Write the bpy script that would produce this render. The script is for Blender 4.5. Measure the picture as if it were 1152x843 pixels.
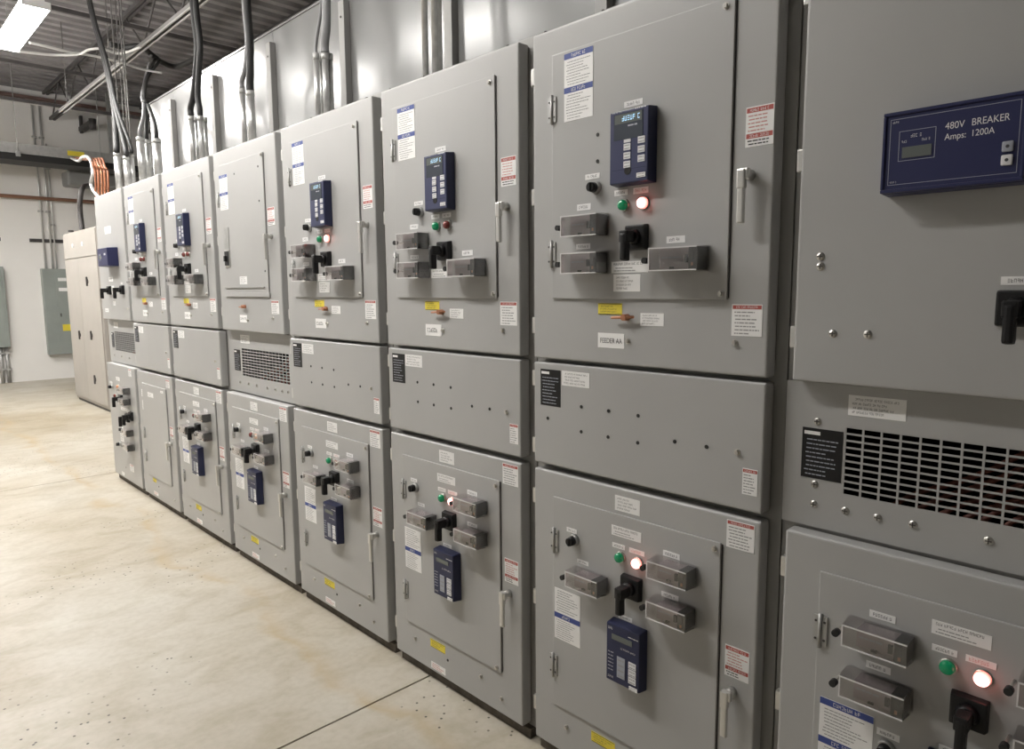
import bpy, bmesh, math, random
from mathutils import Vector, Matrix

for o in list(bpy.data.objects):
    bpy.data.objects.remove(o, do_unlink=True)
scn = bpy.context.scene
col = scn.collection

# ------------------------------------------------------------------ camera
FPX, PITCH, YAW, ROLL = 786.128, 0.12163, 0.76774, -0.00762
CAM = Vector((-1.6045, 0.0, 1.5753))
_sy, _cy, _sp, _cp = math.sin(YAW), math.cos(YAW), math.sin(PITCH), math.cos(PITCH)
FW = Vector((_sy*_cp, _cy*_cp, -_sp))
_r = Vector((_cy, -_sy, 0)); _u = _r.cross(FW)
RT = math.cos(ROLL)*_r + math.sin(ROLL)*_u
UP = -math.sin(ROLL)*_r + math.cos(ROLL)*_u
cd = bpy.data.cameras.new('camera'); cam = bpy.data.objects.new('camera', cd); col.objects.link(cam)
cd.sensor_fit = 'HORIZONTAL'; cd.sensor_width = 36.0; cd.lens = FPX/1152*36.0
cd.clip_start = 0.02; cd.clip_end = 100
cam.matrix_world = Matrix(((RT.x, UP.x, -FW.x, CAM.x), (RT.y, UP.y, -FW.y, CAM.y), (RT.z, UP.z, -FW.z, CAM.z), (0, 0, 0, 1)))
scn.camera = cam

# ------------------------------------------------------------------ world, exposure, light levels
w = bpy.data.worlds.new('world'); scn.world = w; w.use_nodes = True
w.node_tree.nodes['Background'].inputs[0].default_value = (0.6, 0.6, 0.6, 1)
w.node_tree.nodes['Background'].inputs[1].default_value = 0.02
scn.view_settings.view_transform = 'Standard'; scn.view_settings.look = 'None'
scn.view_settings.exposure = 0.73; scn.view_settings.gamma = 1.0
scn.view_settings.use_curve_mapping = False
LAMP_STRENGTH = 52.0                      # emission of the tube fixtures' lenses
LAMP_COLOR = (1.0, 0.968, 0.925)
# fixture centres (x, y): one row along the front of the gear, one along the other side of the aisle
LAMP_Z = 3.6
LAMPS = [(-0.37, 6.75), (-0.37, 9.2), (-0.37, 11.6),
         (-1.4, 2.55), (-1.4, 4.5), (-1.4, 6.4), (-1.35, 8.5), (-1.35, 10.6), (-1.35, 12.4)]

def ray(px, py): return FW + (px-576)/FPX*RT - (py-421.5)/FPX*UP
def atx(px, py, x):
    d = ray(px, py); return CAM + d*((x-CAM.x)/d.x)
def aty(px, py, y):
    d = ray(px, py); return CAM + d*((y-CAM.y)/d.y)
def atz(px, py, z):
    d = ray(px, py); return CAM + d*((z-CAM.z)/d.z)

# ------------------------------------------------------------------ materials
M = {}
def mat(name, color, rough=0.5, metal=0.0, spec=0.5, emit=None, es=0.0):
    m = bpy.data.materials.new(name); m.use_nodes = True
    b = m.node_tree.nodes['Principled BSDF']
    b.inputs['Base Color'].default_value = (*color, 1)
    b.inputs['Roughness'].default_value = rough; b.inputs['Metallic'].default_value = metal
    b.inputs['Specular IOR Level'].default_value = spec
    if emit:
        b.inputs['Emission Color'].default_value = (*emit, 1); b.inputs['Emission Strength'].default_value = es
    M[name] = m; return m
def noisy(name, c1, c2, scale, rough=0.5, metal=0.0, spec=0.5, bump=0.0, detail=4, bscale=None, lo=.35, hi=.65):
    m = mat(name, c1, rough, metal, spec); nt = m.node_tree; N = nt.nodes; Lk = nt.links
    b = N['Principled BSDF']
    tc = N.new('ShaderNodeNewGeometry'); n = N.new('ShaderNodeTexNoise')
    n.inputs['Scale'].default_value = scale; n.inputs['Detail'].default_value = detail
    Lk.new(tc.outputs['Position'], n.inputs['Vector'])
    r = N.new('ShaderNodeValToRGB'); e = r.color_ramp.elements
    e[0].position = lo; e[1].position = hi; e[0].color = (*c1, 1); e[1].color = (*c2, 1)
    Lk.new(n.outputs['Fac'], r.inputs['Fac']); Lk.new(r.outputs['Color'], b.inputs['Base Color'])
    if bump:
        n2 = N.new('ShaderNodeTexNoise'); n2.inputs['Scale'].default_value = bscale or scale*8; n2.inputs['Detail'].default_value = 3
        Lk.new(tc.outputs['Position'], n2.inputs['Vector'])
        bp = N.new('ShaderNodeBump'); bp.inputs['Strength'].default_value = bump; bp.inputs['Distance'].default_value = 0.002
        Lk.new(n2.outputs['Fac'], bp.inputs['Height']); Lk.new(bp.outputs['Normal'], b.inputs['Normal'])
    return m

noisy('paint', (.405, .404, .398), (.43, .429, .422), 2.2, rough=.38, spec=.5, bump=.05, bscale=420)
noisy('paint_dark', (.30, .297, .285), (.33, .325, .31), 3, rough=.5, spec=.4)
noisy('paint_tan', (.375, .352, .322), (.40, .375, .342), 3, rough=.5, spec=.35)
noisy('duct_grey', (.20, .20, .195), (.23, .23, .225), 2, rough=.5)
noisy('panel_metal', (.235, .235, .233), (.258, .258, .255), 1.2, rough=.22, spec=.36, bump=.04, bscale=6)
noisy('panel_grey', (.27, .30, .28), (.30, .33, .31), 4, rough=.45)
noisy('wall_white', (.80, .785, .76), (.84, .825, .80), 1.3, rough=.7, spec=.3, bump=.15, bscale=60)
noisy('deck', (.19, .18, .18), (.24, .228, .228), 3, rough=.5)
noisy('wall_grey', (.33, .325, .315), (.36, .355, .345), 1.0, rough=.6)
noisy('joist_steel', (.055, .05, .05), (.085, .08, .078), 6, rough=.5)
noisy('steel_dark', (.055, .05, .05), (.085, .08, .078), 6, rough=.55, metal=.3)
noisy('base_brown', (.07, .058, .045), (.13, .11, .09), 25, rough=.7)
noisy('galv', (.56, .56, .55), (.68, .68, .67), 30, rough=.32, metal=.75)
noisy('galv_dull', (.42, .42, .41), (.5, .5, .49), 20, rough=.45, metal=.5)
mat('chrome', (.74, .73, .70), .22, 1.0)
mat('silver', (.66, .655, .63), .34, .75)
mat('zinc', (.58, .565, .53), .3, .9)
mat('black', (.011, .011, .012), .42, 0, .35)
mat('rubber', (.02, .02, .02), .55, 0, .4)
mat('cable_grey', (.20, .20, .205), .5)
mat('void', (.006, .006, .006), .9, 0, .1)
mat('blue', (.020, .025, .072), .40, 0, .45)
mat('blue_sheen', (.046, .053, .118), .36, 0, .5)  # lighter copy of the blue, paints the sheen on the upper relay faces
mat('blue_meter', (.022, .026, .088), .4, 0, .45)
mat('lcd', (.14, .155, .15), .2, 0, .5)
mat('lcd_dark', (.07, .08, .10), .15, 0, .5)
mat('lcd_text', (.45, .7, .9), .4, 0, .2, (.45, .75, 1.0), .6)
mat('key_white', (.74, .74, .76), .5)
mat('key_grey', (.36, .38, .44), .5)
mat('paper', (.88, .875, .865), .5, 0, .3)
mat('ink', (.07, .07, .075), .6, 0, .2)
mat('ink_soft', (.34, .34, .34), .6, 0, .2)
mat('band_blue', (.045, .075, .28), .5)
mat('band_red', (.46, .10, .085), .5)
mat('ink_red', (.62, .31, .29), .6)
mat('yellow', (.80, .66, .06), .5)
mat('copper', (.45, .20, .11), .4, .5)
mat('orange_cable', (.30, .115, .058), .45)
mat('brown_pipe', (.30, .16, .105), .55); mat('ledger', (.16, .10, .085), .6); mat('strut_zinc', (.38, .37, .355), .5, 0); mat('rod_grey', (.17, .165, .16), .5); mat('conduit_light', (.62, .62, .61), .3, .35)
mat('block', (.36, .315, .32), .5)
mat('bus_red', (.22, .075, .055), .5)
mat('lens_green', (.01, .20, .085), .2, 0, .6, (.0, .5, .2), .06)
mat('lens_red_off', (.17, .035, .03), .25, 0, .6)
mat('lens_orange', (.75, .35, .18), .3, 0, .6)
mat('lens_red', (.9, .12, .1), .25, 0, .6, (1, .16, .13), 3.0)
mat('lens_core', (1, .7, .65), .3, 0, .5, (1, .42, .37), 3.6)
mat('lamp_lens', (1, 1, 1), .5, 0, .2, LAMP_COLOR, LAMP_STRENGTH)
mat('fixture_white', (.8, .8, .79), .4)
mat('wood_stain', (.2, .15, .1), .7)

def clear_plastic():
    m = bpy.data.materials.new('clear_cover'); m.use_nodes = True; nt = m.node_tree; N = nt.nodes
    N.remove(N['Principled BSDF']); out = N['Material Output']
    t = N.new('ShaderNodeBsdfTransparent'); t.inputs[0].default_value = (.93, .91, .91, 1)
    g = N.new('ShaderNodeBsdfGlossy'); g.inputs['Roughness'].default_value = .22; g.inputs[0].default_value = (1, 1, 1, 1)
    f = N.new('ShaderNodeFresnel'); f.inputs[0].default_value = 1.5
    a = N.new('ShaderNodeMath'); a.operation = 'ADD'; a.inputs[1].default_value = .13
    nt.links.new(f.outputs[0], a.inputs[0])
    x = N.new('ShaderNodeMixShader'); nt.links.new(a.outputs[0], x.inputs[0])
    nt.links.new(t.outputs[0], x.inputs[1]); nt.links.new(g.outputs[0], x.inputs[2])
    nt.links.new(x.outputs[0], out.inputs[0]); M['clear'] = m
clear_plastic()
def rim_glint():
    m = bpy.data.materials.new('rim_glint'); m.use_nodes = True; nt = m.node_tree; N = nt.nodes
    b = N['Principled BSDF']; b.inputs['Base Color'].default_value = (.85, .84, .84, 1); b.inputs['Roughness'].default_value = .15
    b.inputs['Alpha'].default_value = .8; M['rim_glint'] = m
rim_glint()

def floor_mat():
    m = mat('concrete', (.5, .46, .38), .42, 0, .42); nt = m.node_tree; N = nt.nodes; Lk = nt.links; b = N['Principled BSDF']
    g = N.new('ShaderNodeNewGeometry')
    def noise(scale, det, dist=0.0, stretch=None):
        n = N.new('ShaderNodeTexNoise'); n.inputs['Scale'].default_value = scale; n.inputs['Detail'].default_value = det
        n.inputs['Distortion'].default_value = dist
        if stretch:
            mp = N.new('ShaderNodeMapping'); mp.inputs['Scale'].default_value = stretch
            Lk.new(g.outputs['Position'], mp.inputs[0]); Lk.new(mp.outputs[0], n.inputs['Vector'])
        else: Lk.new(g.outputs['Position'], n.inputs['Vector'])
        return n
    def ramp(src, stops):
        r = N.new('ShaderNodeValToRGB'); e = r.color_ramp.elements
        while len(e) < len(stops): e.new(.5)
        for k, (p, c) in zip(e, stops): k.position = p; k.color = (*c, 1)
        Lk.new(src, r.inputs['Fac']); return r
    def mix(fac, a, bb, mode='MIX'):
        x = N.new('ShaderNodeMix'); x.data_type = 'RGBA'; x.blend_type = mode
        if isinstance(fac, float): x.inputs[0].default_value = fac
        else: Lk.new(fac, x.inputs[0])
        Lk.new(a, x.inputs[6]); Lk.new(bb, x.inputs[7]); return x.outputs[2]
    base = ramp(noise(.55, 7, .8).outputs['Fac'], [(.34, (.405, .355, .268)), (.47, (.475, .435, .36)), (.62, (.53, .50, .435))])
    cloud = ramp(noise(4.5, 9, .9, (.8, 1.3, 1)).outputs['Fac'], [(.33, (.80, .77, .70)), (.58, (1, 1, 1))])
    c = mix(.75, base.outputs[0], cloud.outputs[0], 'MULTIPLY')
    fine = ramp(noise(34, 6).outputs['Fac'], [(.32, (.86, .85, .82)), (.6, (1, 1, 1))])
    c = mix(.6, c, fine.outputs[0], 'MULTIPLY')
    # brownish water stain running along the gear
    sep = N.new('ShaderNodeSeparateXYZ'); Lk.new(g.outputs['Position'], sep.inputs[0])
    wob = noise(1.6, 4); ad = N.new('ShaderNodeMath'); ad.operation = 'MULTIPLY_ADD'
    Lk.new(wob.outputs['Fac'], ad.inputs[0]); ad.inputs[1].default_value = .6; Lk.new(sep.outputs['X'], ad.inputs[2])
    st = ramp(ad.outputs[0], [(.0, (0, 0, 0)), (.055, (1, 1, 1)), (.13, (.12, .12, .12))])
    st2 = N.new('ShaderNodeMath'); st2.operation = 'MULTIPLY'; st2.inputs[1].default_value = .55
    sn = ramp(noise(3.2, 5).outputs['Fac'], [(.34, (0, 0, 0)), (.55, (1, 1, 1))])
    mm = N.new('ShaderNodeMath'); mm.operation = 'MULTIPLY'; Lk.new(st.outputs[0], mm.inputs[0]); Lk.new(sn.outputs[0], mm.inputs[1])
    Lk.new(mm.outputs[0], st2.inputs[0])
    br = N.new('ShaderNodeRGB'); br.outputs[0].default_value = (.40, .29, .14, 1)
    c = mix(st2.outputs[0], c, br.outputs[0])
    # dark specks
    v = N.new('ShaderNodeTexVoronoi'); v.voronoi_dimensions = '2D'; v.inputs['Scale'].default_value = 13; Lk.new(g.outputs['Position'], v.inputs['Vector'])
    sp = ramp(v.outputs['Distance'], [(.045, (1, 1, 1)), (.075, (0, 0, 0))])
    pk = ramp(noise(.9, 3).outputs['Fac'], [(.53, (0, 0, 0)), (.57, (1, 1, 1))])
    m2 = N.new('ShaderNodeMath'); m2.operation = 'MULTIPLY'; Lk.new(sp.outputs[0], m2.inputs[0]); Lk.new(pk.outputs[0], m2.inputs[1])
    dk = N.new('ShaderNodeRGB'); dk.outputs[0].default_value = (.07, .06, .05, 1)
    c = mix(m2.outputs[0], c, dk.outputs[0])
    Lk.new(c, b.inputs['Base Color'])
    rr = ramp(noise(1.8, 5).outputs['Fac'], [(.3, (.32, .32, .32)), (.7, (.55, .55, .55))]); Lk.new(rr.outputs[0], b.inputs['Roughness'])
    bp = N.new('ShaderNodeBump'); bp.inputs['Strength'].default_value = .12; bp.inputs['Distance'].default_value = .004
    Lk.new(noise(14, 5).outputs['Fac'], bp.inputs['Height']); Lk.new(bp.outputs[0], b.inputs['Normal'])
floor_mat()

# ------------------------------------------------------------------ mesh helpers
# gear-front axes: a = to the right seen from the aisle (world -Y), b = up (Z), c = out of the gear (world -X)
def g2w(a, b, c): return Vector((-c, -a, b))
class MB:
    def __init__(self, front=False): self.bm = bmesh.new(); self.front = front; self.mats = []
    def mi(self, m):
        if m not in self.mats: self.mats.append(m)
        return self.mats.index(m)
    def box(self, x0, x1, y0, y1, z0, z1, m, bev=0.0, seg=2, taper=None):
        """axis-aligned box; taper=(da,db) shrinks the +z (c) face of front boxes"""
        ta, tb = taper or (0, 0)
        P = [(x0, y0, z0), (x1, y0, z0), (x1, y1, z0), (x0, y1, z0),
             (x0+ta, y0+tb, z1), (x1-ta, y0+tb, z1), (x1-ta, y1-tb, z1), (x0+ta, y1-tb, z1)]
        vs = [self.bm.verts.new(g2w(*p) if self.front else p) for p in P]
        k = self.mi(m); fs = []
        for f in ((0, 3, 2, 1), (4, 5, 6, 7), (0, 1, 5, 4), (1, 2, 6, 5), (2, 3, 7, 6), (3, 0, 4, 7)):
            fc = self.bm.faces.new([vs[i] for i in f]); fc.material_index = k; fs.append(fc)
        if bev:
            es = list({e for f in fs for e in f.edges})
            r = bmesh.ops.bevel(self.bm, geom=es, offset=bev, segments=seg, affect='EDGES', profile=.6)
            for f in r['faces']: f.material_index = k
        return self
    def quad(self, a0, a1, b0, b1, c, m):
        vs = [self.bm.verts.new(g2w(*p)) for p in ((a0, b0, c), (a1, b0, c), (a1, b1, c), (a0, b1, c))]
        f = self.bm.faces.new(vs); f.material_index = self.mi(m); return self
    def cyl(self, p0, p1, r0, r1, m, n=16, caps=True, smooth=True):
        if self.front: p0, p1 = g2w(*p0), g2w(*p1)
        p0, p1 = Vector(p0), Vector(p1); d = (p1-p0).normalized()
        s = d.orthogonal().normalized(); t = d.cross(s); k = self.mi(m)
        A = []; B = []
        for i in range(n):
            v = s*math.cos(2*math.pi*i/n) + t*math.sin(2*math.pi*i/n)
            A.append(self.bm.verts.new(p0+v*r0)); B.append(self.bm.verts.new(p1+v*r1))
        for i in range(n):
            f = self.bm.faces.new((A[i], A[(i+1) % n], B[(i+1) % n], B[i])); f.material_index = k; f.smooth = smooth
        if caps:
            f = self.bm.faces.new(A[::-1]); f.material_index = k
            f = self.bm.faces.new(B); f.material_index = k
        return self
    def dome(self, a, b, c, r, h, m, n=16, rings=4):
        k = self.mi(m); prev = None
        for j in range(rings):
            th = math.pi/2*j/rings; rr = r*math.cos(th); cc = c+h*math.sin(th)
            cur = [self.bm.verts.new(g2w(a+rr*math.cos(2*math.pi*i/n), b+rr*math.sin(2*math.pi*i/n), cc)) for i in range(n)]
            if prev:
                for i in range(n):
                    f = self.bm.faces.new((prev[i], prev[(i+1) % n], cur[(i+1) % n], cur[i])); f.material_index = k; f.smooth = True
            prev = cur
        top = self.bm.verts.new(g2w(a, b, c+h))
        for i in range(n):
            f = self.bm.faces.new((prev[i], prev[(i+1) % n], top)); f.material_index = k; f.smooth = True
        return self
    def tube(self, pts, r, m, n=8, sub=6, caps=True):
        pts = [Vector(p) for p in pts]; P = []
        if len(pts) > 2 and sub > 1:
            E = [pts[0]*2-pts[1]] + pts + [pts[-1]*2-pts[-2]]
            for i in range(1, len(E)-2):
                for j in range(sub):
                    t = j/sub; p0, p1, p2, p3 = E[i-1:i+3]
                    P.append(.5*((2*p1)+(p2-p0)*t+(2*p0-5*p1+4*p2-p3)*t*t+(3*p1-p0-3*p2+p3)*t**3))
            P.append(pts[-1])
        else: P = pts
        k = self.mi(m); prev = None; s = None; first = None
        for i, p in enumerate(P):
            d = (P[min(i+1, len(P)-1)]-P[max(i-1, 0)]).normalized()
            s = d.orthogonal().normalized() if s is None else (s-d*s.dot(d)).normalized()
            t = d.cross(s)
            cur = [self.bm.verts.new(p+(s*math.cos(2*math.pi*q/n)+t*math.sin(2*math.pi*q/n))*r) for q in range(n)]
            if prev:
                for q in range(n):
                    f = self.bm.faces.new((prev[q], prev[(q+1) % n], cur[(q+1) % n], cur[q])); f.material_index = k; f.smooth = True
            else: first = cur
            prev = cur
        if caps:
            f = self.bm.faces.new(first[::-1]); f.material_index = k
            f = self.bm.faces.new(prev); f.material_index = k
        return self
    def mesh(self, name):
        bmesh.ops.recalc_face_normals(self.bm, faces=self.bm.faces[:])
        me = bpy.data.meshes.new(name); self.bm.to_mesh(me); self.bm.free()
        for m in self.mats: me.materials.append(M[m])
        return me

WL = {}
def put(name, me, loc=(0, 0, 0), parent=None):
    o = bpy.data.objects.new(name, me); col.objects.link(o)
    loc = Vector(loc); WL[o.name] = loc
    if parent is not None:
        o.parent = parent; o.location = loc-WL[parent.name]
    else: o.location = loc
    return o
def empty(name, loc): return put(name, None, loc)
def tag(o, label, cat, group=None, kind=None):
    if label: o['label'] = label
    if cat: o['category'] = cat
    if group: o['group'] = group
    if kind: o['kind'] = kind
    return o
def struct(o): o['kind'] = 'structure'; return o
CACHE = {}
def cached(key, fn):
    if key not in CACHE: CACHE[key] = fn()
    return CACHE[key]

def font_quads(mb, text, a, b, h, c, m, shear=0.0, sx=1.0):
    """real lettering: built-in font turned to faces, left-bottom at (a,b)"""
    cu = bpy.data.curves.new('lettering', 'FONT'); cu.body = text; cu.size = 1.0; cu.shear = shear
    ob = bpy.data.objects.new('lettering', cu); col.objects.link(ob)
    bpy.context.view_layer.update()
    me = ob.to_mesh(); k = mb.mi(m); s = h/.70
    vs = [mb.bm.verts.new(g2w(a+v.co.x*s*sx, b+v.co.y*s, c)) for v in me.vertices]
    for p in me.polygons:
        try: f = mb.bm.faces.new([vs[i] for i in p.vertices]); f.material_index = k
        except ValueError: pass
    ob.to_mesh_clear(); bpy.data.objects.remove(ob); bpy.data.curves.remove(cu)
def font_width(text, h):
    cu = bpy.data.curves.new('lettering', 'FONT'); cu.body = text; cu.size = 1.0
    ob = bpy.data.objects.new('lettering', cu); col.objects.link(ob); bpy.context.view_layer.update()
    wd = ob.dimensions.x*h/.70
    bpy.data.objects.remove(ob); bpy.data.curves.remove(cu); return wd

SEG = [(0, 0, .16, 1), (.66, 0, .82, 1), (0, .86, .82, 1), (0, .43, .82, .57), (0, 0, .82, .14)]
def print_line(mb, a0, a1, b0, h, c, m, rng, glyphs=False, fill=1.0):
    """a line of unreadable small print: words of blurred strokes"""
    a = a0; end = a0+(a1-a0)*fill
    while a < end-h*.5:
        n = rng.randint(2, 7)
        if glyphs:
            for _ in range(n):
                if a+h*.62 > end: break
                for (x0, y0, x1, y1) in rng.sample(SEG, 3):
                    mb.quad(a+x0*h*.62, a+x1*h*.62, b0+y0*h, b0+y1*h, c, m)
                a += h*.72
        else:
            e = min(a+n*h*.6, end); mb.quad(a, e, b0, b0+h*.8, c, m); a = e
        a += h*.5

def label_mesh(kind, W, H, seed):
    rng = random.Random(seed); mb = MB(True); e = .0004; c = .0014
    base = {'yel': 'yellow', 'plate': 'black'}.get(kind, 'paper')
    mb.box(-W/2, W/2, -H/2, H/2, 0, .001, base)
    L, R, B, T = -W/2, W/2, -H/2, H/2; mg = W*.07
    def para(b1, b0, n, m='ink_soft', g=False, hs=.5):
        st = (b1-b0)/n
        for i in range(n):
            print_line(mb, L+mg+rng.random()*W*.06, R-mg, b1-st*(i+.5)-st*hs/2, st*hs, c, m, rng, g, rng.uniform(.55, 1))
    if kind == 'instr':
        for t in (T, T-H*.50):
            mb.quad(L, R, t-H*.085, t, c, 'band_blue'); print_line(mb, L+W*.26, R-W*.22, t-H*.065, H*.045, c+e, 'paper', rng, True)
        para(T-H*.11, T-H*.48, 9, hs=.34); para(T-H*.60, B+H*.02, 9, hs=.34)
    elif kind == 'instr1':
        para(T-H*.02, T-H*.45, 9, hs=.34)
        mb.quad(L, R, T-H*.58, T-H*.48, c, 'band_blue'); print_line(mb, L+W*.3, R-W*.3, T-H*.56, H*.055, c+e, 'paper', rng, True)
        para(T-H*.60, B+H*.02, 9, hs=.34)
    elif kind in ('warn', 'warn2'):
        mb.quad(L+W*.03, R-W*.03, T-H*.15, T-H*.03, c, 'band_red'); print_line(mb, L+W*.15, R-W*.12, T-H*.125, H*.07, c+e, 'paper', rng, True)
        if kind == 'warn': para(T-H*.19, B+H*.03, 7, 'ink_soft', hs=.42)
        else:
            para(T-H*.18, B+H*.36, 5, 'ink_red', hs=.42)
            mb.quad(L+W*.03, R-W*.03, B+H*.21, B+H*.33, c, 'band_red'); print_line(mb, L+W*.15, R-W*.12, B+H*.235, H*.07, c+e, 'paper', rng, True)
            para(B+H*.19, B+H*.03, 2, 'ink', hs=.5)
    elif kind == 'yel':
        for (q, r_) in ((B+H*.03, B+H*.08), (T-H*.08, T-H*.03)): mb.quad(L+W*.02, R-W*.02, q, r_, c, 'ink')
        para(T-H*.15, B+H*.15, 3, 'ink', True, .55)
    elif kind == 'plate':
        mb.quad(L+W*.05, L+W*.45, T-H*.13, T-H*.06, c, 'paper'); para(T-H*.18, B+H*.04, 9, 'key_grey', hs=.32)
    elif kind == 'tag': print_line(mb, L+W*.15, R-W*.12, -H*.22, H*.44, c, 'ink', rng, True)
    elif kind == 'pink': print_line(mb, L+W*.12, R-W*.1, -H*.25, H*.5, c, 'ink_red', rng, True)
    elif kind == 'pinkL': para(T-H*.06, B+H*.06, 3, 'ink_red', hs=.5)
    elif kind == 'white1':
        print_line(mb, L+mg, R-mg, T-H*.32, H*.2, c, 'ink', rng, True); para(T-H*.45, B+H*.08, 2, 'ink_soft', hs=.4)
    elif kind == 'white': para(T-H*.08, B+H*.08, 4, 'ink', True, .5)
    elif kind == 'ident': print_line(mb, L+W*.1, R-W*.08, -H*.17, H*.34, c, 'ink', rng, True)
    elif kind == 'feeder':
        h = H*.34; wd = font_width('FEEDER AA', h); q = W*.82/wd; font_quads(mb, 'FEEDER AA', -W*.41, -h/2, h, c, 'ink', sx=q)
    elif kind == 'logo':
        mb.cyl((-W*.0, 0, .001), (0, 0, .0014), H*.42, H*.42, 'ink_soft', 20); mb.cyl((0, 0, .0014), (0, 0, .0018), H*.33, H*.33, 'paper', 20)
        print_line(mb, -H*.25, H*.3, -H*.1, H*.2, .0022, 'ink_soft', rng, True)
    return mb.mesh(kind)
LNAME = dict(instr='instruction_label', instr1='instruction_label', warn='warning_label', warn2='warning_label', yel='caution_label',
             plate='nameplate', tag='device_tag', pink='device_tag', pinkL='notice_label', white1='device_label', white='data_label',
             ident='feeder_label', feeder='feeder_label', logo='logo_label')
LLAB = dict(instr='white label with blue header bands', instr1='white label with a blue middle band', warn='white label with red header',
            warn2='white label with two red bands', yel='yellow caution label', plate='black nameplate', feeder='white FEEDER AA label')

# ================================================================== SETTING
FX0, FX1, FY0, FY1, CZ = -5.0, 5.5, -3.0, 15.0, 5.1
fb = struct(put('floor', MB().box(FX0, FX1, FY0, FY1, -.12, -.025, 'void').mesh('floor')))
js = [FY0, 2.185, 6.75, 11.3, FY1]
for j in range(4):
    g0, g1 = (.0045 if j else 0), (.0045 if j < 3 else 0)
    put('slab', MB().box(FX0, FX1, js[j]+g0, js[j+1]-g1, -.025, 0, 'concrete').mesh('slab'), (0, 0, 0), fb)
struct(put('wall_far', MB().box(FX0-.2, FX1+.2, FY1, FY1+.2, 0, CZ+.1, 'wall_white').mesh('wall')))
struct(put('wall_left', MB().box(FX0-.2, FX0, FY0, FY1, 0, CZ+.1, 'wall_grey').mesh('wall')))
struct(put('wall_right', MB().box(FX1, FX1+.2, FY0, FY1, 0, CZ+.1, 'wall_grey').mesh('wall')))
struct(put('wall_near', MB().box(FX0-.2, FX1+.2, FY0-.2, FY0, 0, CZ+.1, 'wall_grey').mesh('wall')))

# corrugated roof deck, flutes running across the aisle
def deck():
    bm = bmesh.new(); prof = []; y = FY0; p = .24
    while y < FY1:
        prof += [(y, CZ), (y+.10, CZ), (y+.125, CZ+.07), (y+.215, CZ+.07)]; y += p
    prof.append((FY1, CZ))
    prof = [q for q in prof if q[0] <= FY1]
    A = [bm.verts.new((FX0, y, z)) for y, z in prof]; B = [bm.verts.new((FX1, y, z)) for y, z in prof]
    C = [bm.verts.new((FX0, y, z+.012)) for y, z in prof]; D = [bm.verts.new((FX1, y, z+.012)) for y, z in prof]
    for i in range(len(prof)-1):
        bm.faces.new((A[i], B[i], B[i+1], A[i+1])); bm.faces.new((C[i+1], D[i+1], D[i], C[i]))
    me = bpy.data.meshes.new('deck'); bm.to_mesh(me); bm.free(); me.materials.append(M['deck']); return me
ceil = struct(put('ceiling', deck()))
put('roof_slab', MB().box(FX0-.2, FX1+.2, FY0-.2, FY1+.2, CZ+.085, CZ+.2, 'deck').mesh('roof'), (0, 0, 0), ceil)

# open-web steel joists along the row
def joist(x, y0, y1, zt, zb, label):
    t = tag(empty('roof_joist', (x, y0, zb)), label, 'joist', 'roof joists under the deck')
    L = y1-y0
    mb = MB()
    for dx in (-.045, .012): mb.box(dx, dx+.035, 0, L, zt-zb-.05, zt-zb, 'joist_steel')
    put('top_chord', mb.mesh('top_chord'), (x, y0, zb), t)
    mb = MB()
    for dx in (-.045, .012): mb.box(dx, dx+.035, .35, L-.35, 0, .045, 'joist_steel')
    put('bottom_chord', mb.mesh('bottom_chord'), (x, y0, zb), t)
    n = int(L/.62); me = {}
    for i in range(n):
        up = i % 2
        m_ = cached(('web', up, round(zt-zb, 2)), lambda: MB().cyl((0, 0, .02 if up else zt-zb-.03), (0, .62, zt-zb-.03 if up else .02), .012, .012, 'joist_steel', 8).mesh('web_bar'))
        put('web_bar', m_, (x, y0+i*.62+.1, zb), t)
    return t
joist(1.42, .2, 14.95, CZ-.005, 4.55, 'dark open-web roof joist above the front of the gear')
joist(3.0, .2, 14.95, CZ-.005, 4.55, 'dark open-web roof joist behind the tall grey enclosure')
joist(4.6, .2, 14.95, CZ-.005, 4.55, 'dark open-web roof joist farthest from the aisle')
# cross bridging
for y, z, lab in ((8.85, 4.47, 'thin dark cross brace under the joists nearest the camera'), (11.2, 4.47, 'thin dark cross brace under the joists, middle one'), (13.3, 4.47, 'thin dark cross brace under the joists nearest the far wall')):
    tag(put('cross_brace', MB().box(FX0, FX1, y-.02, y+.02, z+.03, z+.075, 'joist_steel').mesh('brace')), lab, 'brace', 'cross braces under the joists')

# ================================================================== LIGHT FIXTURES
def fixture_parts():
    h = MB(); h.box(-.055, .055, -.61, .61, .05, .11, 'fixture_white', .004)
    for e in (-.615, .603): h.box(-.09, .09, e, e+.012, -.002, .052, 'fixture_white', .003)
    l = MB().box(-.085, .085, -.602, .602, 0, .049, 'lamp_lens', .012)
    return h.mesh('housing'), l.mesh('lens')
HOUS, LENS = fixture_parts()
NUM = ['one', 'two', 'three', 'four', 'five', 'six']
for i, (x, y) in enumerate(LAMPS):
    ll = 'bright fluorescent strip light hanging at the upper left above the aisle' if i == 0 else ('strip light in line beyond the one in view, number %s of that row' % NUM[i]) if i < 3 else 'strip light out of view over the aisle centre, number %s from the camera' % NUM[i-3]
    t = tag(empty('strip_light', (x, y, LAMP_Z)), ll, 'light', 'fluorescent strip lights')
    put('housing', HOUS, (x, y, LAMP_Z), t); put('diffuser', LENS, (x, y, LAMP_Z), t)
    for dy in (-.45, .45):
        put('hanger', cached('hanger', lambda: MB().cyl((0, 0, 0), (0, 0, CZ-LAMP_Z-.1), .003, .003, 'rod_grey', 6).mesh('hanger')), (x, y+dy, LAMP_Z+.105), t)

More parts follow.
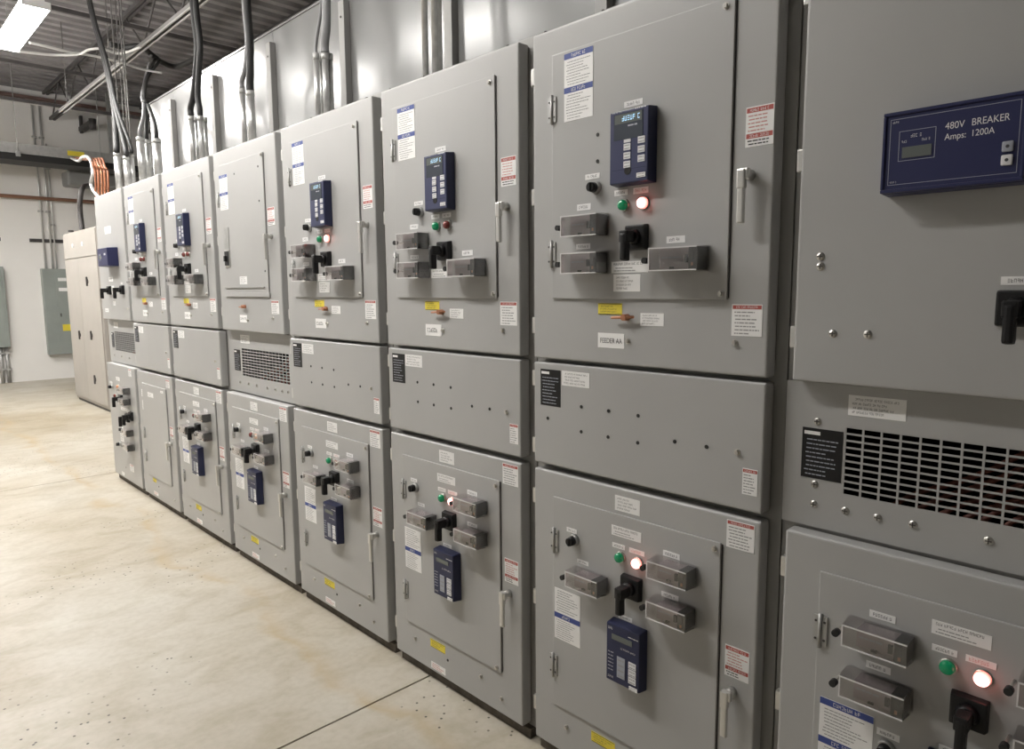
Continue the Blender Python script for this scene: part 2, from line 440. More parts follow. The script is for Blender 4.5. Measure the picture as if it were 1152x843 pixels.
# ================================================================== SWITCHGEAR
LF = [.715, 1.560, 2.386, 3.237, 4.065, 4.926, 5.748, 6.547]
NEAR = -.125
DT = .045            # door thickness
Z6, Z5, Z4, Z3, Z2, Z1 = .05, .995, 1.0155, 1.344, 1.357, 2.34
VENT = (0, 4, 7)
seclab = ['nearest grey switchgear section with large blue 480V breaker meter, at the right edge',
          'grey switchgear section labelled FEEDER AA with lit red lamps, beside the nearest one',
          'grey switchgear section with blue relays and unlit red upper lamp, directly left of FEEDER AA',
          'grey switchgear section with blue relays and lit upper lamp, right of the vented plain-door one',
          'grey switchgear section with plain slotted upper door and a wide vent grille at mid height',
          'grey switchgear section with blue relays just beyond the vented plain-door one',
          'grey switchgear section with one blue relay above and a plain lower door',
          'farthest grey switchgear section with blue meter box and vent grille, end of the row']

def flange_frame(i, y0, y1, x0, x1, zt):
    """welded cubicle shell: solid box, with an open cavity behind the vent where there is one"""
    mb = MB(); m = 'paint_dark'
    if i not in VENT:
        mb.box(x0, x1, y0, y1, .036, zt, m)
    else:
        mb.box(x0, x1, y0, y1, .036, Z4-.01, m); mb.box(x0, x1, y0, y1, Z3+.01, zt, m)
        mb.box(x1-.02, x1, y0, y1, Z4-.01, Z3+.01, m)
        for a in ((y0, y0+.02), (y1-.02, y1)): mb.box(x0, x1-.02, a[0], a[1], Z4-.01, Z3+.01, m)
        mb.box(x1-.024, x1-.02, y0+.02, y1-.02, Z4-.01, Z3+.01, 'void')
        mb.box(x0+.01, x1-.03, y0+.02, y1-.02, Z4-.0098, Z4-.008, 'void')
    return mb.mesh('frame')

def door_mesh(W, H, bend):
    mb = MB(True)
    mb.box(0, W, 0, H, -DT, 0, 'paint', .007, 3)
    return mb.mesh('door')

def relay_upper():
    mb = MB(True); mb.box(-.066, .066, -.099, .099, 0, .037, 'blue', .004, 2, (.003, .004))
    mb.quad(-.06, .06, -.092, .092, .0373, 'blue_sheen')
    print_line(mb, -.055, -.02, .0905, .005, .0376, 'key_grey', random.Random(1), True)
    print_line(mb, .02, .056, .092, .0035, .0376, 'key_white', random.Random(2))
    mb.cyl((-.002, -.063, .0374), (-.002, -.063, .0380), .011, .011, 'black', 16); mb.quad(-.055, .055, -.0595, -.0583, .0378, 'blue')
    return mb.mesh('relay')
def relay_lower():
    mb = MB(True); mb.box(-.062, .062, -.093, .093, 0, .037, 'blue', .004, 2, (.003, .004))
    print_line(mb, -.052, -.028, .072, .008, .0376, 'key_white', random.Random(1), True)
    print_line(mb, -.006, .048, .022, .005, .0376, 'key_white', random.Random(2), True)
    print_line(mb, .02, .055, .068, .003, .0376, 'key_white', random.Random(6))
    for k in range(6): print_line(mb, -.052, -.032, .0-k*.011, .004, .0376, 'key_grey', random.Random(3+k))
    print_line(mb, -.052, -.03, -.078, .006, .0376, 'key_white', random.Random(9), True)
    return mb.mesh('relay')
def add_relay(sec, a, z, upper, lit, Y0):
    o = put('protective_relay', cached('ru' if upper else 'rl', relay_upper if upper else relay_lower), (DX, Y0-a, z), sec)
    o['label'] = 'dark blue relay with keypad' if upper else 'dark blue relay with small display'
    def sub(nm, key, da, db, fn): return put(nm, cached(key, fn), Vector((DX, Y0-a, z))+g2w(da, db, .0374), o)
    if upper:
        def disp():
            mb = MB(True); mb.box(-.047, .047, -.034, .034, 0, .0012, 'lcd_dark'); mb.quad(-.044, .044, .008, .032, .0014, 'lcd')
            print_line(mb, -.020, .043, .014, .0125, .0017, 'lcd_text', random.Random(11), True)
            print_line(mb, .0, .03, -.002, .005, .0017, 'key_grey', random.Random(5)); return mb.mesh('display')
        sub('display', 'du', -.0015, .053, disp)
        kb = lambda: print_key('key_white', .022, .017)
        for k in range(3): sub('key', 'k1', -.004, -.001-k*.0228, kb); sub('key', 'k1', .042, .011-k*.0238, kb)
        sub('status_lights', 'k2', -.004, .0145, lambda: MB(True).box(-.011, .011, -.004, .004, 0, .001, 'key_white').mesh('leds'))
        sub('serial_label', 'k3', .042, -.079, lambda: print_key('paper', .028, .012))
    else:
        sub('display', 'dl', -.002, .052, lambda: MB(True).box(-.036, .036, -.008, .008, 0, .0012, 'lcd').mesh('display'))
        sub('keypad', 'kp', -.004, -.035, lambda: print_key('key_grey', .028, .064, 4))
        for k in range(3): sub('key', 'k4', .036, -.014-k*.0225, lambda: print_key('key_white', .026, .020))
        sub('serial_label', 'k5', .040, -.083, lambda: print_key('paper', .028, .011))
    return o
def print_key(m, W, H, n=2):
    mb = MB(True); mb.box(-W/2, W/2, -H/2, H/2, 0, .0016, m)
    rng = random.Random(int(W*1e4))
    for i in range(n):
        st = H/n; print_line(mb, -W*.38, W*.38, H/2-st*(i+.72), st*.34, .0019, 'ink_soft', rng, False)
    return mb.mesh('key')

def add_ts(sec, a0, z, Wd, Y0, dark=False):
    """test switch: black base and end block, moulded body, clear snap-on cover with thumb nut"""
    H = .066 if z > 1.2 else .056; D = .055
    key = (round(Wd, 3), H)
    org = Vector((DX, Y0-a0, z))
    def base():
        mb = MB(True); mb.box(Wd-.030, Wd-.0045, -H/2+.0045, H/2-.0045, 0, D-.006, 'black', .002)
        mb.box(Wd-.024, Wd-.014, -.004, .014, D-.006, D-.004, 'rubber'); mb.box(Wd-.021, Wd-.016, -.018, -.010, D-.006, D-.004, 'copper')
        return mb.mesh('test_switch')
    def body():
        mb = MB(True); mb.box(.030, Wd-.0305, -H/2+.007, H/2-.007, 0, D-.012, 'block', .002)
        print_line(mb, .036, Wd-.055, .002, .004, D-.0115, 'key_grey', random.Random(7), False)
        mb.box(Wd-.042, Wd-.033, -.010, .010, D-.012, D-.006, 'black', .001)
        mb.box(.062, .074, -H/2+.008, -H/2+.013, D-.012, D-.008, 'black')
        return mb.mesh('switch_body')
    def cover():
        mb = MB(True); bm = mb.bm; k = mb.mi('clear')
        t = .003
        P = [(0, -H/2, 0.0005), (Wd, -H/2, 0.0005), (Wd, H/2, 0.0005), (0, H/2, 0.0005), (t, -H/2+t, D), (Wd-t, -H/2+t, D), (Wd-t, H/2-t, D), (t, H/2-t, D)]
        vs = [bm.verts.new(g2w(*p)) for p in P]
        for f in ((4, 5, 6, 7), (0, 1, 5, 4), (1, 2, 6, 5), (2, 3, 7, 6), (3, 0, 4, 7)):
            bm.faces.new([vs[q] for q in f]).material_index = k
        e = .0030                                   # whitish bars paint the bright glint along the cover's edges
        for bb in (-H/2+t, H/2-t-e): mb.box(t, Wd-t, bb, bb+e, D+.0002, D+.0016, 'rim_glint')
        mb.box(t, t+e, -H/2+t, H/2-t, D+.0002, D+.0015, 'rim_glint')
        return mb.mesh('cover')
    o = put('test_switch', cached(('tsb', key), base), org, sec); o['label'] = 'test switch block under a clear cover'
    put('switch_body', cached(('tsm', key), body), org, o)
    put('cover', cached(('tsc', key), cover), org, o)['label'] = 'clear plastic cover'
    put('thumb_nut', cached('tsn', lambda: MB(True).cyl((.007, 0, .0005), (.007, 0, .04), .0035, .0035, 'zinc', 8).cyl((.007, 0, .04), (.007, 0, .056), .008, .008, 'rubber', 10).mesh('nut')), org+g2w(-.018, -.002, 0), o)
    return o

def add_rot(sec, a, z, Y0):
    org = Vector((DX, Y0-a, z))
    o = put('control_switch', cached('rotp', lambda: MB(True).box(-.035, .035, -.035, .035, 0, .02, 'black', .004, 2, (.003, .003)).cyl((0, 0, .02), (0, 0, .034), .022, .017, 'black', 18).mesh('plate')), org, sec)
    o['label'] = 'black control switch with pistol-grip handle'
    def handle():
        mb = MB(True)
        mb.box(-.013, .013, -.016, .016, .034, .072, 'black', .004)
        mb.box(-.011, .011, -.066, .012, .050, .074, 'black', .006, 2, (.002, .003))
        return mb.mesh('handle')
    put('pistol_grip', cached('roth', handle), org, o)
    return o
def add_lamp(sec, a, z, kind, Y0):
    org = Vector((DX, Y0-a, z))
    o = put('indicator_lamp', cached('bez', lambda: MB(True).cyl((0, 0, 0), (0, 0, .007), .0175, .0165, 'zinc', 20).mesh('bezel')), org, sec)
    lm = dict(G='lens_green', R='lens_red', D='lens_red_off', O='lens_orange')[kind]
    o['label'] = dict(G='green indicator lamp', R='lit red indicator lamp', D='unlit red indicator lamp', O='pale orange indicator lamp')[kind]
    def lens():
        mb = MB(True); mb.cyl((0, 0, .007), (0, 0, .015), .0145, .014, lm, 18); mb.dome(0, 0, .015, .0138, .007, lm if kind != 'R' else 'lens_core'); return mb.mesh('lens')
    put('lens', cached('lens'+kind, lens), org, o)
def add_sel(sec, a, z, Y0):
    org = Vector((DX, Y0-a, z))
    o = put('selector_knob', cached('selb', lambda: MB(True).cyl((0, 0, 0), (0, 0, .012), .019, .0175, 'galv_dull', 20).mesh('ring')), org, sec)
    o['label'] = 'small black knob in a metal ring'
    put('knob', cached('selk', lambda: MB(True).cyl((0, 0, .012), (0, 0, .03), .0145, .013, 'black', 16).box(-.003, .003, -.011, .011, .03, .034, 'black').mesh('knob')), org, o)
def add_label(par, kind, a0, z1, a1, z0, Y0, x=0.0):
    W, H = abs(a1-a0), abs(z1-z0); W = round(W, 3); H = round(H, 3)
    me = cached(('lab', kind, W, H), lambda: label_mesh(kind, W, H, hash((kind, W, H)) % 9999 if False else int(W*7919+H*104729)))
    o = put(LNAME[kind], me, (x, Y0-(a0+a1)/2, (z0+z1)/2), par)
    if kind in LLAB: o['label'] = LLAB[kind]
    return o
def bolt_mesh(): return MB(True).cyl((0, 0, 0), (0, 0, .002), .0085, .0085, 'zinc', 14).cyl((0, 0, .002), (0, 0, .008), .0062, .0058, 'zinc', 6, smooth=False).mesh('bolt')
def screw_mesh():
    mb = MB(True); mb.dome(0, 0, 0, .0095, .004, 'zinc', 14, 3); mb.box(-.006, .006, -.0012, .0012, .003, .0045, 'steel_dark'); mb.box(-.0012, .0012, -.006, .006, .003, .0045, 'steel_dark'); return mb.mesh('screw')
def hole_mesh(): return MB(True).cyl((0, 0, 0), (0, 0, .0012), .0055, .0055, 'rubber', 12).mesh('dark_disc')  # flat black disc paints the darkness of an open hole
def small(par, nm, a, z, Y0, x=0.0):
    fn = dict(bolt=bolt_mesh, screw=screw_mesh, hole_disc=hole_mesh)[nm]
    return put(nm, cached(nm, fn), (x, Y0-a, z), par)
def add_hinge(par, a, z, Y0, x):
    def hm():
        mb = MB(True); mb.box(-.016, -.004, -.036, .036, 0, .004, 'galv_dull', .001); mb.box(.004, .016, -.036, .036, 0, .004, 'galv_dull', .001)
        mb.cyl((0, -.042, .005), (0, .042, .005), .0042, .0042, 'galv_dull', 10)
        for k in (-.022, .022):
            for q in (-.010, .010): mb.cyl((q, k, .004), (q, k, .0055), .003, .003, 'steel_dark', 8)
        return mb.mesh('hinge')
    put('hinge', cached('hinge', hm), (x, Y0-a, z), par)
def add_latch(par, a, z, Y0):
    def lm():
        mb = MB(True)
        mb.cyl((0, 0, 0), (0, 0, .026), .0135, .0125, 'silver', 18)
        mb.box(-.014, .013, -.013, .013, .022, .036, 'silver', .004)
        mb.box(-.0145, .0045, -.116, .004, .026, .038, 'silver', .004, 2, (.001, .002))
        mb.box(-.015, .006, -.034, .012, .024, .040, 'silver', .004)
        return mb.mesh('latch')
    put('latch_handle', cached('latch', lm), (0, Y0-a, z), par)['label'] = 'silver lever latch handle'
def add_cscrew(par, a, z, Y0):
    def cm():
        mb = MB(True); mb.cyl((0, 0, 0), (0, 0, .022), .010, .009, 'copper', 12); mb.cyl((-.044, -.002, .016), (.032, .002, .016), .004, .004, 'copper', 8); return mb.mesh('key_lever')
    put('key_lever', cached('cs', cm), (0, Y0-a, z), par)['label'] = 'small copper-coloured key lever'

def inner_panel(par, a0, z0, a1, z1, Y0):
    W, H = round(a1-a0, 3), round(z1-z0, 3)
    def im():
        mb = MB(True); mb.box(0, W, 0, H, 0, .007, 'paint', .0022, 2)
        mb.box(W+.0005, W+.0035, .004, H-.004, 0, .0012, 'steel_dark'); return mb.mesh('inner')  # dark strip paints the shaded line along the panel's right edge
    put('inner_panel', cached(('inner', W, H), im), (0, Y0-a0, z0), par)
IP = .007    # parts on the inner panel sit on its face

DX = 0.0     # face the devices are mounted on: the door skin, or the raised inner panel
secs = []
for i in range(8):
    Lw = LF[i]; Rw = (LF[i-1] if i else NEAR)+.062     # door's far and near edges
    y1 = Lw+.029; y0 = (LF[i-1] if i else NEAR)+.033   # frame bounds
    W = Lw-Rw; k = W/.775
    sec = tag(empty('switchgear_section', (.2, (y0+y1)/2, 0)), seclab[i], 'switchgear', 'switchgear sections standing in the row')
    secs.append(sec)
    put('frame', flange_frame(i, y0, y1, DT+.002, .372, 2.362), (0, 0, 0), sec)
    put('base_channel', MB().box(.026, .37, y0+.015, y1-.03, 0, .036, 'base_brown').mesh('base'), (0, 0, 0), sec)
    ud = put('upper_door', cached(('door', round(W, 3), 'u'), lambda: door_mesh(W, Z1-Z2, 1)), (0, Lw, Z2), sec)
    ld = put('lower_door', cached(('door', round(W, 3), 'l'), lambda: door_mesh(W, Z5-Z6, 1)), (0, Lw, Z6), sec)
    vent = i in VENT
    if not vent:
        md = put('middle_door', cached(('door', round(W, 3), 'm'), lambda: door_mesh(W, Z3-Z4, 1)), (0, Lw, Z4), sec)
    # door edge hinges at the far edge of each door
    for (dpar, zz) in ((ud, 2.22), (ud, 1.86), (ud, 1.46), (ld, .90), (ld, .55), (ld, .17)):
        put('edge_hinge', cached('ehinge', lambda: MB(True).box(-.010, 0.004, -.025, .025, -.02, -.002, 'silver', .002).mesh('edge_hinge')), (0, Lw, zz), dpar)
    if not vent:
        for zz in (1.29, 1.07): put('edge_hinge', CACHE['ehinge'], (0, Lw, zz), md)
    for aa in (.03, .25, .70):
        put('rain_lip_bolt', cached('lipb', lambda: MB().cyl((0, 0, 0), (0, 0, .012), .006, .005, 'steel_dark', 8).mesh('lip_bolt')), (.025, Lw-aa*k, Z1), ud)
    def S(v): return v*k
    def lab(par, kind, a0, z1, a1, z0, x=0.0): return add_label(par, kind, S(a0), z1, S(a0)+(a1-a0), z0, Lw, x)
    # ------------- upper compartment
    DX = -IP if i in (1, 2, 3, 5, 6) else 0.0
    if i in (1, 2, 3, 5, 6):
        inner_panel(ud, S(.085), 1.545, S(.668), 2.262, Lw); P = -IP
        sh = .014 if i == 1 else 0
        lab(ud, 'instr', .120+sh, 2.252, .228+sh, 2.062, P)
        add_hinge(ud, S(.088), 2.105, Lw, P); add_hinge(ud, S(.086), 1.68, Lw, P)
        lab(ud, 'tag', .350, 2.078, .410, 2.062, P); add_relay(sec, S(.393), 1.951, True, True, Lw)
        add_sel(sec, S(.255), 1.861, Lw)
        lab(ud, 'tag', .215, 1.902, .268, 1.887, P); lab(ud, 'tag', .320, 1.846, .366, 1.830, P)
        lab(ud, 'pink' if i != 2 else 'tag', .384, 1.846, .433, 1.830, P)
        add_lamp(sec, S(.355), 1.803, 'D' if i in (5, 6) else 'G', Lw); add_lamp(sec, S(.420), 1.803, 'R' if i in (1, 3) else 'D', Lw)
        add_ts(sec, S(.165), 1.754, .138, Lw); add_ts(sec, S(.165), 1.648, .138, Lw); add_ts(sec, S(.470), 1.649, .149, Lw)
        lab(ud, 'tag', .185, 1.820, .236, 1.802, P); lab(ud, 'tag', .182, 1.706, .235, 1.690, P); lab(ud, 'tag', .492, 1.710, .548, 1.692, P)
        add_rot(sec, S(.402), 1.713, Lw)
        lab(ud, 'white1', .312, 1.650, .436, 1.618, P)
        if i in (1, 3, 5): lab(ud, 'white', .320, 1.614, .412, 1.566, P)
        add_latch(ud, S(.716), 1.842, Lw)
        lab(ud, 'warn2', .690+sh*.8, 1.999, .760+sh*.8, 1.907)
        lab(ud, 'yel', .260, 1.533, .346, 1.500); add_cscrew(ud, S(.364), 1.494, Lw); lab(ud, 'white', .408, 1.507, .484, 1.472)
        lab(ud, 'feeder' if i == 1 else 'ident', .260, 1.447, .355, 1.404); lab(ud, 'warn', .680, 1.534, .760, 1.456)
        small(ud, 'bolt', S(.366), 1.427, Lw); small(ud, 'bolt', S(.690), 1.439, Lw)
        small(ud, 'bolt', S(.645), 2.243, Lw, P); small(ud, 'bolt', S(.652), 1.560, Lw, P)
        if i == 1:
            small(ud, 'hole_disc', .262, 2.007, Lw, P); small(ud, 'hole_disc', .262, 1.934, Lw, P)
    elif i == 4:
        inner_panel(ud, S(.088), 1.567, S(.640), 2.262, Lw); P = -IP
        lab(ud, 'instr', .090, 2.207, .198, 2.020, P); add_hinge(ud, S(.070), 2.08, Lw, P)
        for a, z in ((.295, 2.196), (.589, 2.198), (.584, 2.029), (.613, 1.676)): small(ud, 'hole_disc', S(a), z, Lw, P)
        def slotm():
            mb = MB(True); mb.box(-.030, .030, .095, .215, 0, .003, 'galv_dull', .001); mb.box(-.032, .032, 0, .094, 0, .006, 'silver', .001)
            mb.box(-.026, .026, .008, .086, .006, .009, 'rubber'); mb.box(-.012, .006, .03, .06, .009, .022, 'black', .002); return mb.mesh('slot')
        put('breaker_slot', slotm(), (P, Lw-S(.152), 1.709), ud)['label'] = 'recessed breaker handle slot'
        put('bottom_rail', MB(True).box(S(.1), S(.60), 0, .006, 0, .006, 'paint_dark', .001).mesh('rail'), (P, Lw, 1.592), ud)
        put('lower_panel', MB(True).box(S(.085), S(.648), 0, .022, 0, .009, 'paint', .002).mesh('lower_panel'), (0, Lw, 1.545), ud)
        lab(ud, 'warn2', .658, 1.988, .734, 1.900); add_latch(ud, S(.690), 1.846, Lw); lab(ud, 'white', .295, 1.654, .388, 1.612, P)
        add_cscrew(ud, S(.332), 1.492, Lw); lab(ud, 'ident', .253, 1.446, .345, 1.406); small(ud, 'bolt', S(.356), 1.42, Lw)
        lab(ud, 'warn', .652, 1.526, .734, 1.459); small(ud, 'bolt', S(.664), 1.437, Lw); small(ud, 'bolt', S(.632), 2.25, Lw, P)
        small(ud, 'hole_disc', S(.083), 1.644, Lw)
    elif i == 0:
        def meter():
            mb = MB(True); W2, H2 = .246, .163
            mb.box(0, W2, 0, H2, 0, .044, 'blue_meter', .005, 3, (.002, .002))
            mb.box(.009, W2-.009, .009, H2-.009, .044, .05, 'blue_meter', .001)
            for (a0, a1, b0, b1) in ((0.003, W2-.003, .003, .010), (.003, W2-.003, H2-.010, H2-.003), (.003, .009, .010, H2-.010), (W2-.009, W2-.003, .010, H2-.010)):
                mb.box(a0, a1, b0, b1, .043, .053, 'blue_meter', .002)
            c = .0503
            def frame(a0, a1, b0, b1, t, cc, m='key_grey'):
                mb.quad(a0, a1, b0, b0+t, cc, m); mb.quad(a0, a1, b1-t, b1, cc, m); mb.quad(a0, a0+t, b0, b1, cc, m); mb.quad(a1-t, a1, b0, b1, cc, m)
            frame(.016, .232, .018, .146, .0010, c)
            frame(.033, .098, .063, .121, .0010, c)
            font_quads(mb, '480V', .113, .112, .0128, c, 'key_white', sx=.84); font_quads(mb, 'BREAKER', .156, .1125, .0128, c, 'key_white', sx=.80)
            font_quads(mb, 'Amps:', .113, .0925, .0118, c, 'key_white', sx=.84); font_quads(mb, '1200A', .156, .093, .0118, c, 'key_white', sx=.84)
            r = random.Random(3)
            print_line(mb, .054, .077, .107, .006, c, 'key_white', r, True); print_line(mb, .038, .048, .098, .0045, c, 'key_white', r, True)
            print_line(mb, .074, .090, .098, .0045, c, 'key_white', r, True); print_line(mb, .020, .032, .138, .004, c, 'key_white', r, True)
            print_line(mb, .020, .034, .022, .003, c, 'key_white', r, True)
            return mb.mesh('meter')
        mo = put('breaker_meter', meter(), (0, Lw-.186, 1.759), sec); mo['label'] = 'large blue meter reading 480V BREAKER Amps: 1200A'
        B = Vector((0, Lw-.186, 1.759))
        put('display', MB(True).box(-.026, .026, -.0105, .0105, 0, .0012, 'lcd').mesh('display'), B+g2w(.066, .079, .0502), mo)
        for z, m in ((.066, 'key_grey'), (.042, 'key_white')):
            put('button', MB(True).box(-.009, .009, -.0095, .0095, 0, .004, m, .003).cyl((0, 0, .004), (0, 0, .0046), .003, .003, 'ink', 10).mesh('button'), B+g2w(.216, z, .0502), mo)
        for a, z in ((.054, 1.643), (.055, 1.621), (.089, 1.471), (.163, 1.472)): small(ud, 'screw', a, z, Lw)
        add_rot(sec, .427, 1.532, Lw); add_label(ud, 'tag', .397, 1.592, .470, 1.576, Lw)
        add_latch(ud, .72, 1.84, Lw)
    else:
        add_label(ud, 'logo', .24, 2.088, .40, 2.033, Lw)
        mo = put('breaker_meter', MB(True).box(-.14, .14, -.072, .072, 0, .075, 'blue_meter', .005, 2, (.004, .004)).mesh('meter'), (0, Lw-.41, 1.845), sec)
        mo['label'] = 'blue meter box'
        def mdisp():
            mb = MB(True); mb.box(-.045, .045, -.03, .03, 0, .001, 'blue_sheen'); mb.quad(-.035, .035, -.015, .012, .0013, 'lcd')
            print_line(mb, -.03, .03, .016, .008, .0014, 'key_white', random.Random(8), True); return mb.mesh('display')
        put('display', mdisp(), Vector((0, Lw-.41, 1.845))+g2w(-.06, 0, .0752), mo)
        put('logo_label', MB(True).box(-.02, .02, -.008, .008, 0, .001, 'key_white').mesh('logo'), Vector((0, Lw-.41, 1.845))+g2w(.07, .02, .0752), mo)
        add_label(ud, 'tag', .25, 1.695, .36, 1.66, Lw); add_rot(sec, .265, 1.59, Lw); add_label(ud, 'white', .31, 1.625, .375, 1.558, Lw)
        add_rot(sec, .615, 1.592, Lw); add_label(ud, 'tag', .56, 1.65, .61, 1.634, Lw); add_label(ud, 'white', .32, 1.503, .382, 1.469, Lw); add_label(ud, 'ident', .08, 1.444, .18, 1.414, Lw)
        small(ud, 'bolt', .70, 1.45, Lw)
    # ------------- middle compartment
    if not vent:
        lab(md, 'plate', .030, 1.323, .115, 1.207); lab(md, 'white', .120, 1.324, .230, 1.278)
        for a, z in ((.198, 1.219), (.301, 1.219), (.405, 1.218), (.198, 1.142), (.300, 1.141), (.405, 1.140), (.525, 1.162), (.620, 1.163)):
            if i < 4: small(md, 'hole_disc', S(a), z, Lw)
        if i == 1: small(md, 'hole_disc', .061, 1.166, Lw)
        small(md, 'bolt', S(.706), 1.163, Lw); lab(md, 'warn', .722, 1.126, .762, 1.059)
    else:
        g0, g1, gz0, gz1 = {0: (.112, .693, 1.096, 1.256), 4: (.150, .728, 1.096, 1.256), 7: (.135, .72, 1.100, 1.258)}[i]
        nc, nr = (15, 10); bw, bh = .0045, .0042
        PW = y1-y0; off = y1-Lw
        xs = [-off]; pw = (g1-g0)/nc; ph = (gz1-gz0)/nr
        def gpanel():
            mb = MB(True); mb.front = True
            A0, A1, B0, B1 = -off, PW-off, Z4-.012, Z3+.008
            for (a0, a1, b0, b1) in ((A0, g0, B0, B1), (g1, A1, B0, B1), (g0, g1, B0, gz0), (g0, g1, gz1, B1)):
                mb.box(a0, a1, b0, b1, -.003, 0, 'paint')
            return mb.mesh('vent_panel')
        vp = put('vent_panel', gpanel(), (DT-.005, Lw, 0), sec); vp['label'] = 'flat panel with a slotted vent'
        for q in range(nc+1):
            put('vent_bar', cached(('vb', round(gz1-gz0, 3)), lambda: MB(True).box(-bw/2, bw/2, 0, gz1-gz0, -.0028, -.0002, 'paint').mesh('vent_bar')), (DT-.005, Lw-(g0+q*pw), gz0), vp)
        for q in range(nr+1):
            put('vent_slat', cached(('vs', round(g1-g0, 3)), lambda: MB(True).box(0, g1-g0, -bh/2, bh/2, -.0027, -.0004, 'paint').mesh('vent_slat')), (DT-.005, Lw-g0, gz0+q*ph), vp)
        # red insulated leads behind the slots
        rng = random.Random(50+i)
        for q in range(12):
            ya = Lw-(.14+.045*q); lo = y0+.035; pts = [(.11+.01*(q % 3), ya, 1.008)]
            for (dy, dz, dx) in ((.08, .07, .03), (.2, .14, .06), (.33, .24, .10)):
                if ya-dy > lo: pts.append((.12+dx, ya-dy, 1.01+dz+.02*rng.random()))
            pts.append((pts[-1][0]+.02, max(pts[-1][1]-.02, lo), 1.34))
            put('lead', MB().tube(pts, .0065, 'bus_red', 8, 5).mesh('lead'), (0, 0, 0), sec)
        X = DT-.005
        pl = {0: (.014, .108), 4: (.048, .130), 7: (.045, .115)}[i]
        add_label(vp, 'plate', pl[0], 1.243, pl[1], 1.122, Lw, X)
        wl = {0: (.116, .236), 4: (.146, .266), 7: (.13, .25)}[i]; add_label(vp, 'white', wl[0], 1.331, wl[1], 1.284, Lw, X)
        sc = {0: [(.048, 1.26), (.048, 1.108), (.048, 1.059), (.121, 1.059), (.191, 1.059), (.263, 1.06), (.402, 1.06), (.55, 1.06), (.70, 1.06)],
              4: [(.112, 1.056), (.226, 1.056), (.328, 1.056), (.463, 1.056), (.556, 1.057), (.636, 1.055), (.703, 1.057), (.776, 1.06), (.774, 1.11)],
              7: [(.10, 1.058), (.3, 1.058), (.5, 1.058), (.7, 1.058)]}[i]
        for a, z in sc: small(vp, 'screw', a, z, Lw, X)
    # ------------- lower compartment
    DX = -IP if i <= 5 else 0.0
    if i <= 5:
        inner_panel(ld, S(.088), .212, S(.672), .917, Lw); P = -IP
        if i: lab(ld, 'white', .328, .972, .416, .927)
        lab(ld, 'warn', .684, .984, .760, .911)
        lab(ld, 'white1', .322, .882, .428, .852, P)
        lab(ld, 'tag', .325, .829, .371, .815, P); lab(ld, 'pink', .386, .829, .439, .815, P)
        add_lamp(sec, S(.357), .792, {4: 'D', 5: 'D'}.get(i, 'G'), Lw); add_lamp(sec, S(.418), .792, {0: 'R', 1: 'R', 2: 'R', 4: 'O'}.get(i, 'D'), Lw)
        add_rot(sec, S(.400), .713, Lw)
        lab(ld, 'tag', .500, .853, .553, .837, P); add_ts(sec, S(.480), .808, .130, Lw); lab(ld, 'tag', .497, .733, .552, .718, P); add_ts(sec, S(.480), .692, .130, Lw)
        if i == 0:
            add_ts(sec, .160, .808, .138, Lw); add_ts(sec, .160, .688, .138, Lw)
            lab(ld, 'tag', .200, .862, .253, .846, P); lab(ld, 'tag', .199, .742, .250, .726, P)
            lab(ld, 'instr', .103, .614, .222, .42, P); lab(ld, 'tag', .229, .595, .276, .579, P); add_sel(sec, .252, .556, Lw)
        else:
            add_sel(sec, S(.180), .797, Lw); lab(ld, 'tag', .147, .831, .188, .817, P)
            lab(ld, 'tag', .190, .740, .235, .727, P); add_ts(sec, S(.185), .690, .130, Lw)
            lab(ld, 'instr1', .096, .618, .204, .447, P)
        add_hinge(ld, S(.096), .776, Lw, P); add_hinge(ld, S(.092), .35, Lw, P)
        lab(ld, 'tag', .350, .615, .400, .602, P); add_relay(sec, S(.393), .508, False, True, Lw)
        lab(ld, 'warn2', .690, .647, .758, .562); add_latch(ld, S(.714), .524, Lw)
        lab(ld, 'yel', .245, .187, .338, .153); lab(ld, 'pinkL', .247, .091, .338, .064)
        for a, z in ((.142, .148), (.555, .150), (.668, .110)): small(ld, 'bolt', S(a), z, Lw)
        small(ld, 'bolt', S(.655), .898, Lw, P); small(ld, 'hole_disc', S(.355), .135, Lw); small(ld, 'bolt', S(.650), .225, Lw, P)
    elif i == 6:
        inner_panel(ld, S(.125), .212, S(.650), .905, Lw); P = -IP
        lab(ld, 'white', .085, .852, .168, .800); lab(ld, 'white', .255, .848, .375, .815, P); lab(ld, 'white', .088, .769, .172, .700)
        lab(ld, 'warn', .650, .972, .722, .917); add_hinge(ld, .12, .53, Lw, P); add_hinge(ld, .12, .35, Lw, P)
        add_latch(ld, S(.690), .528, Lw); lab(ld, 'warn2', .672, .646, .735, .566)
        lab(ld, 'yel', .215, .197, .29, .168); lab(ld, 'pinkL', .22, .097, .315, .072); small(ld, 'hole_disc', .334, .15, Lw); small(ld, 'bolt', .66, .12, Lw)
        lab(ld, 'tag', .545, .885, .60, .870, P)
    else:
        lab(ld, 'warn', .615, .982, .685, .925); lab(ld, 'white', .25, .892, .345, .862); lab(ld, 'tag', .05, .840, .12, .822)
        add_sel(sec, .115, .798, Lw); add_ts(sec, .47, .808, .130, Lw); add_ts(sec, .46, .720, .130, Lw); add_rot(sec, .36, .725, Lw)
        add_lamp(sec, .30, .815, 'O', Lw); add_lamp(sec, .20, .73, 'D', Lw)
        lab(ld, 'white1', .33, .655, .56, .628); add_rot(sec, .50, .585, Lw); add_rot(sec, .60, .61, Lw)
        add_ts(sec, .48, .476, .130, Lw); add_ts(sec, .48, .36, .130, Lw); add_sel(sec, .33, .47, Lw); lab(ld, 'white', .25, .45, .34, .36); add_sel(sec, .22, .33, Lw)
